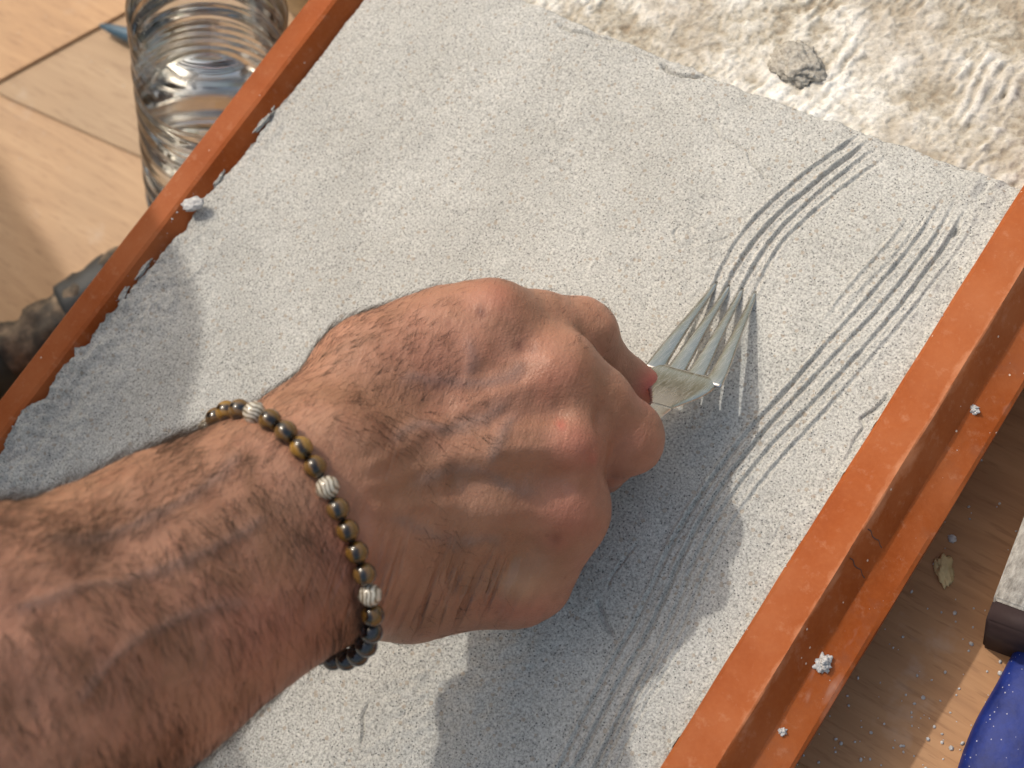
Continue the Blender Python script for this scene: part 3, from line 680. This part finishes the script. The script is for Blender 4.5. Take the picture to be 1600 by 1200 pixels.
# shirt: sleeve over the elbow, upper arm and shoulder, out of the picture
shirt = simple('dark_cotton', (.05, .06, .09), .85)
def sleeve():
    pth = [(F0 - axis * 205, 41), (F0 - axis * 225, 43), (E, 43)]
    Ew = c2w(E)
    ring_pts = []
    for p, r in pth: ring_pts.append((c2w(p), r))
    up = np.array(SHOULDER)
    for k in range(1, 9):
        t = k / 8; ring_pts.append((Ew * (1 - t) + up * t + np.array((-70, 30, 0)) * math.sin(t * 3.1), 41 + 54 * t ** 1.5))
    du = unit(up - Ew)
    for a_, r_ in ((25, 96), (55, 86), (80, 60), (92, 28)): ring_pts.append((up + du * a_, r_))
    V, F = [], []; n = 40
    for i, (p, r) in enumerate(ring_pts):
        a = ring_pts[max(i - 1, 0)][0]; b = ring_pts[min(i + 1, len(ring_pts) - 1)][0]; t = unit(b - a)
        e1 = unit(np.cross(t, (0.2, 0.1, 1))); e2 = np.cross(t, e1)
        for k in range(n):
            an = 2 * math.pi * k / n; rr = r * (1 + .05 * math.sin(an * 3 + i * 1.7) + .03 * math.sin(an * 7 - i * 2.3))
            V.append(p + (e1 * math.cos(an) + e2 * math.sin(an)) * rr)
    m_ = len(ring_pts)
    F = [(i * n + k, i * n + (k + 1) % n, (i + 1) * n + (k + 1) % n, (i + 1) * n + k) for i in range(m_ - 1) for k in range(n)]
    F.append(tuple(range((m_ - 1) * n, m_ * n)))
    o = pymesh('shirt_sleeve', V, F, shirt, person)
    md = o.modifiers.new('sub', 'SUBSURF'); md.levels = 1; md.render_levels = 2
    return o
Ew = c2w(E)
SHOULDER = at(-22, 585, 0) + sun_to * 300
sleeve()
def blob_mesh(name, c, rx, ry, rz, mat, wob=.05, rot=0.):
    bm = bmesh.new(); bmesh.ops.create_uvsphere(bm, u_segments=40, v_segments=26, radius=1.)
    for v in bm.verts:
        k = 1 + wob * math.sin(v.co.x * 5 + 1) * math.cos(v.co.y * 4 + v.co.z * 3)
        v.co = Vector((v.co.x * rx * k, v.co.y * ry * k, v.co.z * rz * k)) * S
    bmesh.ops.rotate(bm, verts=bm.verts, cent=(0, 0, 0), matrix=Matrix.Rotation(rot, 3, 'Z'))
    o = bm_obj(name, bm, mat, person); o.location = Vector(c) * S; return o
HEADC = at(-235, 330, TL + 8) + sun_to * 760
TORSO = SHOULDER + np.array((-330, -60, -40.))
blob_mesh('shirt_body', TORSO, 180, 150, 260, shirt, .04, .5)
# head: one surface with brow, nose, chin and ears, turned to look down at the work
bm = bmesh.new(); bmesh.ops.create_uvsphere(bm, u_segments=64, v_segments=48, radius=1.)
for v in bm.verts:
    x, y, z = v.co; f = max(0, x)
    nose = .20 * math.exp(-(y / .16) ** 2 - ((z + .12) / .22) ** 2) * (x > 0); brow = .05 * math.exp(-((z - .16) / .10) ** 2) * f; eye = -.10 * f * sum(math.exp(-((y - e) / .16) ** 2 - ((z - .03) / .10) ** 2) for e in (-.36, .36))
    mouth = .05 * math.exp(-(y / .3) ** 2 - ((z + .45) / .08) ** 2) * f - .03 * math.exp(-(y / .3) ** 2 - ((z + .48) / .02) ** 2) * f
    ear = .20 * math.exp(-((abs(y) - .98) / .16) ** 2 - (z / .25) ** 2 - ((x - .05) / .14) ** 2)
    jaw = 1 - .28 * max(0, -z) ** 1.4
    v.co = Vector(((x * 95 * jaw + (nose + brow + eye + mouth) * 95), (y * (76 * jaw) + math.copysign(ear * 76, y)), z * 118)) * S
hd = bm_obj('head', bm, SK.m, person); hd.location = Vector(HEADC) * S
hd.rotation_euler = (0, R(38), math.atan2(-HEADC[1], -HEADC[0]))
bm = bmesh.new(); bmesh.ops.create_uvsphere(bm, u_segments=64, v_segments=40, radius=1.)
for v in list(bm.verts):
    x, y, z = v.co; lim = -.15 + (.75 if x > .25 else 0) * min(1, (x - .25) * 2 if x > .25 else 0)
    if z < lim - .35: v.tag = True
    k = 1.07 + .03 * math.sin(x * 22 + y * 9) * math.sin(y * 25)
    v.co = Vector((x * 95 * k, y * 76 * k, z * 118 * k)) * S
bmesh.ops.delete(bm, geom=[v for v in bm.verts if v.tag], context='VERTS')
hr = bm_obj('head_hair', bm, hairm.m, person); hr.location = hd.location; hr.rotation_euler = hd.rotation_euler; hr.modifiers.new('thick', 'SOLIDIFY').thickness = .004
V = []; n = 32; nk0 = TORSO + np.array((-20, 10, 215.)); nk1 = HEADC + np.array((0, 0, -70.))
for k in range(7):
    p_ = nk0 + (nk1 - nk0) * k / 6
    for a in range(n): V.append(p_ + np.array((math.cos(2 * math.pi * a / n), math.sin(2 * math.pi * a / n), 0)) * (66 - 8 * math.sin(k / 6 * 3.1)))
pymesh('neck', V, [(i * n + k, i * n + (k + 1) % n, (i + 1) * n + (k + 1) % n, (i + 1) * n + k) for i in range(6) for k in range(n)], SK.m, person)

# ================================================================== BRACELET
def surf_radius(c0, dirv):                   # march out to the skin
    for r in np.arange(8, 60, .25):
        q = c0 + dirv * r; i = ((q - lo_c) / VOX).astype(int)
        if (i < 0).any() or (i >= dims).any(): return r
        if body[tuple(i)] > 0: return r
    return 40.
BR_C = cam(440, 836, 404)
bn = unit(axis + np.array((.0, .0, .0)))
e1 = unit(side - bn * side.dot(bn)); e2 = np.cross(bn, e1)
nb = 27; br = 3.2
ths = np.linspace(0, 2 * math.pi, 361)[:-1]; rad = np.array([surf_radius(BR_C, e1 * math.cos(t) + e2 * math.sin(t)) for t in ths])
rad = np.convolve(np.concatenate([rad[-12:], rad, rad[:12]]), np.ones(25) / 25, 'valid') + br * .82
curve = np.array([BR_C + (e1 * math.cos(t) + e2 * math.sin(t)) * r for t, r in zip(ths, rad)])
cl = np.concatenate([[0], np.cumsum(np.linalg.norm(np.diff(np.vstack([curve, curve[:1]]), axis=0), axis=1))])
tot = cl[-1]; nb = int(tot / (2 * br * .985))
def on_curve(s):
    s = s % tot; return np.array([np.interp(s, cl, np.append(curve[:, i], curve[0, i])) for i in range(3)])
def bead_mat(name, c0, c1, c2, sc=1.):
    m = Mat(name, .12); co_ = m.mapping(scale=(1, 1, 1)); wv = m.n('ShaderNodeTexWave'); m.l(co_, wv.inputs[0]); wv.inputs['Scale'].default_value = 90 * sc; wv.inputs['Distortion'].default_value = 5.; wv.inputs['Detail'].default_value = 3.; wv.inputs['Detail Scale'].default_value = 1.5
    m.color(m.ramp(wv.outputs['Fac'], [(.15, c0), (.5, c1), (.85, c2)])); m.b.inputs['Coat Weight'].default_value = .6; m.b.inputs['Coat Roughness'].default_value = .05
    return m.m
BM = [bead_mat('tiger_eye_brown', (.008, .004, .002), (.035, .019, .006), (.13, .066, .013)), bead_mat('tiger_eye_gold', (.02, .010, .004), (.09, .048, .009), (.26, .14, .025)),
      bead_mat('tiger_eye_dark', (.008, .009, .010), (.05, .03, .015), (.13, .07, .02)), bead_mat('pale_spacer', (.16, .13, .09), (.36, .32, .25), (.58, .54, .46), 3.), bead_mat('black_bead', (.004, .004, .005), (.01, .01, .012), (.03, .03, .035))]
brac = tag(empty('bead_bracelet', c2w(BR_C)), 'tiger eye bead bracelet with ivory and black beads around the wrist', 'bracelet')
def sphere_me(name, mat, grooves=False):
    bm = bmesh.new(); bmesh.ops.create_uvsphere(bm, u_segments=24, v_segments=14, radius=br * S)
    for v in bm.verts:
        if grooves:
            an = math.atan2(v.co.y, v.co.x); k = 1 + .06 * math.cos(an * 12) * (1 - abs(v.co.z) / (br * S)); v.co.x *= k; v.co.y *= k
    me = bpy.data.meshes.new(name); bm.to_mesh(me); bm.free(); me.polygons.foreach_set('use_smooth', [True] * len(me.polygons)); me.materials.append(mat); return me
MES = [sphere_me('bead', m_, i == 3) for i, m_ in enumerate(BM)]
bw = c2w(BR_C)
s0 = 0.
vis = []
for i in range(nb):
    q = on_curve(i * tot / nb); px, py, _ = w2p(c2w(q)); vis.append((px, py))
for i in range(nb):
    s_ = i * tot / nb; q = on_curve(s_); tq = unit(on_curve(s_ + 1) - on_curve(s_ - 1))
    px, py = vis[i]
    kind = (3 if i % 5 == 3 else (0, 1, 2, 0, 0, 2, 1)[i % 7])
    if py > 965 and px > 380: kind = 4
    o = bpy.data.objects.new('bead', MES[kind]); C.objects.link(o); o.parent = brac
    o.matrix_parent_inverse = Matrix.Identity(4)
    o.location = Vector(c2w(q) - bw) * S
    tw = W @ tq; o.rotation_euler = Vector(tw).to_track_quat('Z', 'Y').to_euler()
    bl = ('brown banded tiger eye bead', 'golden tiger eye bead', 'dark tiger eye bead', 'pale fluted bead', 'glossy black bead')[kind]; o['label'] = bl
V, F = [], []; n = 8
cw = c2w(curve[::3])
for i in range(len(cw)):
    t = unit(cw[(i + 1) % len(cw)] - cw[i - 1]); a = unit(np.cross(t, W @ bn)); b_ = np.cross(t, a)
    for k in range(n): V.append(cw[i] - bw + (a * math.cos(2 * math.pi * k / n) + b_ * math.sin(2 * math.pi * k / n)) * .55)
F = [(i * n + k, i * n + (k + 1) % n, ((i + 1) % len(cw)) * n + (k + 1) % n, ((i + 1) % len(cw)) * n + k) for i in range(len(cw)) for k in range(n)]
pymesh('cord', V, F, simple('black_cord', (.02, .02, .02), .7), brac)

# ================================================================== FORK
steel = Mat('steel', .30); steel.b.inputs['Metallic'].default_value = 1.
sn = steel.noise(200, 4, .6, co=steel.mapping(scale=(6, 1, 1)))
steel.color(steel.ramp(sn, [(.3, (.44, .43, .41)), (.7, (.58, .56, .53))]))
steel.l(steel.ramp(sn, [(.3, .16), (.7, .32)]), steel.b.inputs['Roughness']); steel.bump(sn, .05, .5)
T0 = at(1150, 447, 0); Rr = at(1052, 626, 22)
ex = Rr - T0; ex[2] = 0; ex = unit(ex); ey = np.array((-ex[1], ex[0], 0.)); ez = np.array((0, 0, 1.))
prof = [(0, -1.2), (5, 1.), (12, 4.5), (20, 8.5), (30, 13.2), (40, 17.6), (50, 23), (60, 31), (72, 42.), (82, 49)]
ps = np.array(prof)
def fz(s): return float(np.mean([np.interp(s + d_, ps[:, 0], ps[:, 1]) for d_ in np.linspace(-7, 7, 15)]))
def half_w(s):                                # half width of the solid body
    return np.interp(s, [40, 45, 49, 53, 57, 61, 66, 74, 82], [12.6, 12.4, 11.6, 9.6, 6.8, 4.2, 3.2, 3.6, 4.5])
fork = tag(empty('fork', T0), 'steel table fork with four tines scratching the mortar', 'fork')
def fpos(s, y, dz=0): return ex * s + ey * y + ez * (fz(s) + dz + .75 * (y / 12.6) ** 2 * np.interp(s, [0, 30, 50, 58], [.2, 1, 1, .6]))
def loft(name, ss, yc, hw, th, nsec=12):
    V = []; F = []
    for s in ss:
        for k in range(nsec):
            a = 2 * math.pi * k / nsec; ca, sa = math.cos(a), math.sin(a)
            V.append(fpos(s, yc(s) + hw(s) * math.copysign(abs(ca) ** .55, ca), th(s) * math.copysign(abs(sa) ** .7, sa)))
    m_ = len(ss); F = [(i * nsec + k, i * nsec + (k + 1) % nsec, (i + 1) * nsec + (k + 1) % nsec, (i + 1) * nsec + k) for i in range(m_ - 1) for k in range(nsec)]
    F += [tuple(range(nsec))[::-1], tuple(range((m_ - 1) * nsec, m_ * nsec))]
    return pymesh(name, V, F, steel.m, fork)
loft('head', np.linspace(42.5, 62, 26), lambda s: 0., lambda s: half_w(s), lambda s: np.interp(s, [42.5, 43.6], [.5, .95]))
loft('handle', np.linspace(61.5, 80, 18), lambda s: 0., lambda s: half_w(s), lambda s: 1.3 + .2 * math.sin(s * .05))
for i, y in enumerate((-10.35, -3.45, 3.45, 10.35)):
    loft('tine', np.linspace(0, 46.5, 30), lambda s, y=y: y * (1 - .30 * max(0, 1 - s / 40.) ** 1.1), lambda s: np.interp(s, [0, 4, 12, 26, 36, 42.5, 46.5], [.45, 1.0, 1.4, 2.1, 2.75, 3.2, 3.4]), lambda s: np.interp(s, [0, 5, 41, 43.5, 46.5], [.35, .7, .93, .90, .55]))

# ================================================================== BOTTLE
def lathe(name, prof, mat, parent, n=96, wob=0., closed=False, seed=0):
    V = []
    for j, (r, z) in enumerate(prof):
        for k in range(n):
            a = 2 * math.pi * k / n
            rr = r * (1 + wob * (.6 * math.sin(a * 2 + z * .11 + seed) + .4 * math.sin(a * 5 - z * .23) + .5 * math.sin(3 * a + z * .31)) * (1 if 6 < z < 130 else 0))
            V.append((rr * math.cos(a), rr * math.sin(a), z + (wob * 60 * math.sin(a * 2. + z * .4) if 10 < z < 120 else 0)))
    F = [(j * n + k, j * n + (k + 1) % n, (j + 1) * n + (k + 1) % n, (j + 1) * n + k) for j in range(len(prof) - 1) for k in range(n)]
    if prof[0][0] > .01: F.append(tuple(range(n))[::-1])
    F.append(tuple(range((len(prof) - 1) * n, len(prof) * n)))
    return pymesh(name, V, F, mat, parent)
pet = bpy.data.materials.new('clear_plastic'); pet.use_nodes = True; t_ = pet.node_tree; t_.nodes.remove(t_.nodes['Principled BSDF'])
tr = t_.nodes.new('ShaderNodeBsdfTransparent'); tr.inputs[0].default_value = (.95, .96, .965, 1); gl = t_.nodes.new('ShaderNodeBsdfGlossy'); gl.inputs['Roughness'].default_value = .06
fr_ = t_.nodes.new('ShaderNodeFresnel'); fr_.inputs[0].default_value = 1.5; mx = t_.nodes.new('ShaderNodeMixShader')
t_.links.new(fr_.outputs[0], mx.inputs[0]); t_.links.new(tr.outputs[0], mx.inputs[1]); t_.links.new(gl.outputs[0], mx.inputs[2]); t_.links.new(mx.outputs[0], t_.nodes['Material Output'].inputs[0])
wat = Mat('water', .0); wat.color((.97, .99, 1.)); wat.b.inputs['Transmission Weight'].default_value = 1.; wat.b.inputs['IOR'].default_value = 1.33
RB = 35.
def prof_at(z):
    r = RB - 1.1 * (.5 - .5 * math.cos(z * 2 * math.pi / 13.5)) ** 3 if 10 < z < 148 else RB
    if z < 10: r = RB - 5 * ((10 - z) / 10.) ** 2
    if z >= 148: r = RB - (RB - 14) * min(1, ((z - 148) / 26.)) ** 1.6
    return r
bot = tag(empty('water_bottle'), 'clear ribbed plastic bottle of water leaning behind the left rail', 'bottle')
zs = [0, .5, 2, 4, 7] + list(np.arange(10, 149, 1.2)) + list(np.arange(149, 175, 2.))
lathe('plastic_body', [(24, 0.0)] + [(prof_at(z), z) for z in zs[1:]] + [(13.5, 180)], pet, bot, wob=.006)
lathe('cap', [(14.5, 176), (15, 177), (15, 188), (14, 189.5)], simple('blue_cap', (.05, .16, .42), .4), bot)
wl = 104.
lathe('water', [(23.5, .6)] + [(prof_at(z) - .35, z) for z in zs[1:] if z < wl] + [(prof_at(wl) - .35, wl)], wat.m, bot, wob=.006)
upc = Zc; pB = np.array((-500, -300, FPX)); mm = unit(np.cross(pB, (-.06, -1, 0.)))
dB = unit(upc - mm * upc.dot(mm)); dBw = W @ dB
base = at(348, 330, TL + 6)
bot.location = Vector(base + np.array((0, 0, 10.))) * S
bot.rotation_euler = Vector(dBw).to_track_quat('Z', 'Y').to_euler()

# beige container behind, slate tool, dark roll, blue bag, grey bar
def tube_path(name, pts, rads, mat, parent=None, n=24, rough_=.0, seed=0):
    V = []; pts = [np.array(p, float) for p in pts]
    for i, (p, r) in enumerate(zip(pts, rads)):
        t = unit(pts[min(i + 1, len(pts) - 1)] - pts[max(i - 1, 0)]); e_1 = unit(np.cross(t, (0.01, .02, 1))); e_2 = np.cross(t, e_1)
        for k in range(n):
            a = 2 * math.pi * k / n; rr = r * (1 + rough_ * float(fbm(np.array(a * 2.), np.array(i * .45), 1., 3, seed)))
            V.append(p + (e_1 * math.cos(a) + e_2 * math.sin(a)) * rr)
    m_ = len(pts); F = [(i * n + k, i * n + (k + 1) % n, (i + 1) * n + (k + 1) % n, (i + 1) * n + k) for i in range(m_ - 1) for k in range(n)]
    F += [tuple(range(n))[::-1], tuple(range((m_ - 1) * n, m_ * n))]
    return pymesh(name, V, F, mat, parent)
p = at(520, -30, TL)
cup = tag(empty('plastic_tub', (p[0] - 0, p[1], TL + 3.4)), 'cream plastic tub behind the bottle at the edge of the left rail', 'tub')
lathe('tub_wall', [(30, 0), (31, 1), (34, 60), (35.5, 61), (35.5, 63), (33.5, 63), (32.5, 61), (29.5, 3)], simple('cream_plastic', (.62, .54, .36), .35), cup, n=48)
a0 = at(158, 40, TL + 9); a1 = at(430, 135, TL + 9)
sl = simple('slate_blue_handle', (.045, .10, .15), .45)
t_pts = [a0 + (a1 - a0) * t for t in np.linspace(0, 1, 14)]
hb = tube_path('tool_handle', t_pts, [1.5, 3.2, 4.2, 4.4, 4.4, 4.4, 4.4, 4.4, 4.4, 4.4, 4.4, 4.2, 3.8, 3], sl)
tag(hb, 'slate blue tool handle lying on plywood, seen left of and through the bottle', 'tool')
# dark mottled roll
mr = Mat('mottled_cloth', .75); nn_ = mr.noise(55, 5, .65); mr.color(mr.ramp(nn_, [(.35, (.012, .010, .009)), (.5, (.07, .05, .032)), (.62, (.20, .14, .09)), (.75, (.42, .31, .2))], 'LINEAR')); mr.bump(mr.noise(160, 5), 1.2, 1.)
q0 = at(-120, 640, TL + 18); q1 = at(215, 425, TL + 16)
pp = [q0 + (q1 - q0) * t + np.array((0, 0, 2. * math.sin(t * 9))) for t in np.linspace(0, 1, 40)]
roll = tag(empty('cloth_roll', q0), 'dark mottled brown cloth roll lying beside the left rail', 'cloth roll')
tube_path('roll_body', [x - q0 for x in pp], [15 + 1.2 * math.sin(i * .9) for i in range(40)], mr.m, roll, 40, .12, 4)
tube_path('dark_band', [(q0 + (q1 - q0) * t + np.array((0, 0, .6))) - q0 for t in np.linspace(.70, .93, 10)], [16.8 + .3 * math.sin(i) for i in range(10)], simple('black_band', (.02, .02, .02), .6), roll, 40, .05, 6)
tube_path('dark_band', [(q0 + (q1 - q0) * t + np.array((0, 0, .6))) - q0 for t in np.linspace(.22, .40, 10)], [16.6 + .3 * math.sin(i) for i in range(10)], simple('black_band_low', (.018, .024, .020), .6), roll, 40, .05, 8)
# blue plastic thing, lower right
mb = Mat('blue_plastic', .55); nb_ = mb.noise(70, 5, .65); c = mb.ramp(nb_, [(.35, (.006, .014, .10)), (.6, (.012, .030, .20))])
c = mb.mix(mb.ramp(mb.noise(38, 4, .6, co=mb.mapping(scale=(1, 1.6, 1))), [(.56, 0.), (.72, .55)]), c, (.10, .06, .05))
spk = mb.math('MULTIPLY', mb.math('LESS_THAN', mb.voro(700), .17), mb.math('GREATER_THAN', mb.voro(700, out='Color'), .62)); c = mb.mix(mb.math('MULTIPLY', spk, .8), c, (.40, .40, .48))
mb.b.inputs['Specular IOR Level'].default_value = .25; mb.color(c); mb.bump(mb.noise(200, 4), .5, .8)
# outline on a level just above the table, domed
zb = TZ + 14
out = [at(x, y, zb)[:2] for x, y in smooth_pl([(1640, 960), (1592, 1006), (1560, 1062), (1520, 1135), (1492, 1215), (1470, 1300), (1600, 1420), (1850, 1420), (1900, 1050), (1760, 940)], 5)]
cx = np.mean([p[0] for p in out]); cy = np.mean([p[1] for p in out]); V = []; n = len(out); lev = [(1.0, TZ + .3), (1.01, zb - 5), (.985, zb - 1.5), (.95, zb + .6), (.88, zb + 2), (.7, zb + 3.5), (.45, zb + 4.5), (.2, zb + 5)]
for k, z in lev:
    for i, (x, y) in enumerate(out): V.append((cx + (x - cx) * k, cy + (y - cy) * k, z))
F = [(j * n + i, j * n + (i + 1) % n, (j + 1) * n + (i + 1) % n, (j + 1) * n + i) for j in range(len(lev) - 1) for i in range(n)] + [tuple(range((len(lev) - 1) * n, len(lev) * n))]
bb = pymesh('blue_tray', V, F, mb.m); tag(bb, 'dusty cobalt blue plastic tray edge in the bottom corner of the table', 'tray')
# grey bar; shade on its end is painted as a dark block
mg = Mat('grey_felt', .85); ng = mg.noise(380, 4, .7, co=mg.mapping(scale=(1.6, .6, 1))); mg.color(mg.ramp(ng, [(.3, (.20, .185, .165)), (.5, (.38, .36, .33)), (.7, (.58, .56, .52))])); mg.bump(ng, .5, 1.)
zg = -20.
A_ = at(1538, 972, zg); B_ = at(1640, 700, zg); wdir = at(1640, 1010, zg) - A_
def bar(name, mat, s0, s1, inset, zt, zbm, parent):
    d1 = (B_ - A_)
    V = []
    for s in (s0, s1):
        for u_ in (0 + inset, 1 - inset):
            for z in (zt, zbm): p = A_ + d1 * s + wdir * u_; V.append((p[0], p[1], z))
    bm = bmesh.new(); vs = [bm.verts.new(Vector(v) * S) for v in V]
    for f in ((0, 1, 3, 2), (4, 6, 7, 5), (0, 4, 5, 1), (2, 3, 7, 6), (0, 2, 6, 4), (1, 5, 7, 3)): bm.faces.new([vs[i] for i in f])
    bmesh.ops.recalc_face_normals(bm, faces=bm.faces); bmesh.ops.bevel(bm, geom=list(bm.edges), offset=.9 * S, segments=3, affect='EDGES')
    return bm_obj(name, bm, mat, parent)
gb = tag(empty('grey_block'), 'grey speckled block with its shaded end painted dark maroon above the blue tray', 'block')
bar('block_body', mg.m, .13, 2.4, 0., zg, zg - 39.6, gb)
bar('shaded_end', simple('maroon', (.022, .008, .008), .8), 0.012, .135, .004, zg - .5, zg - 39.6, gb)
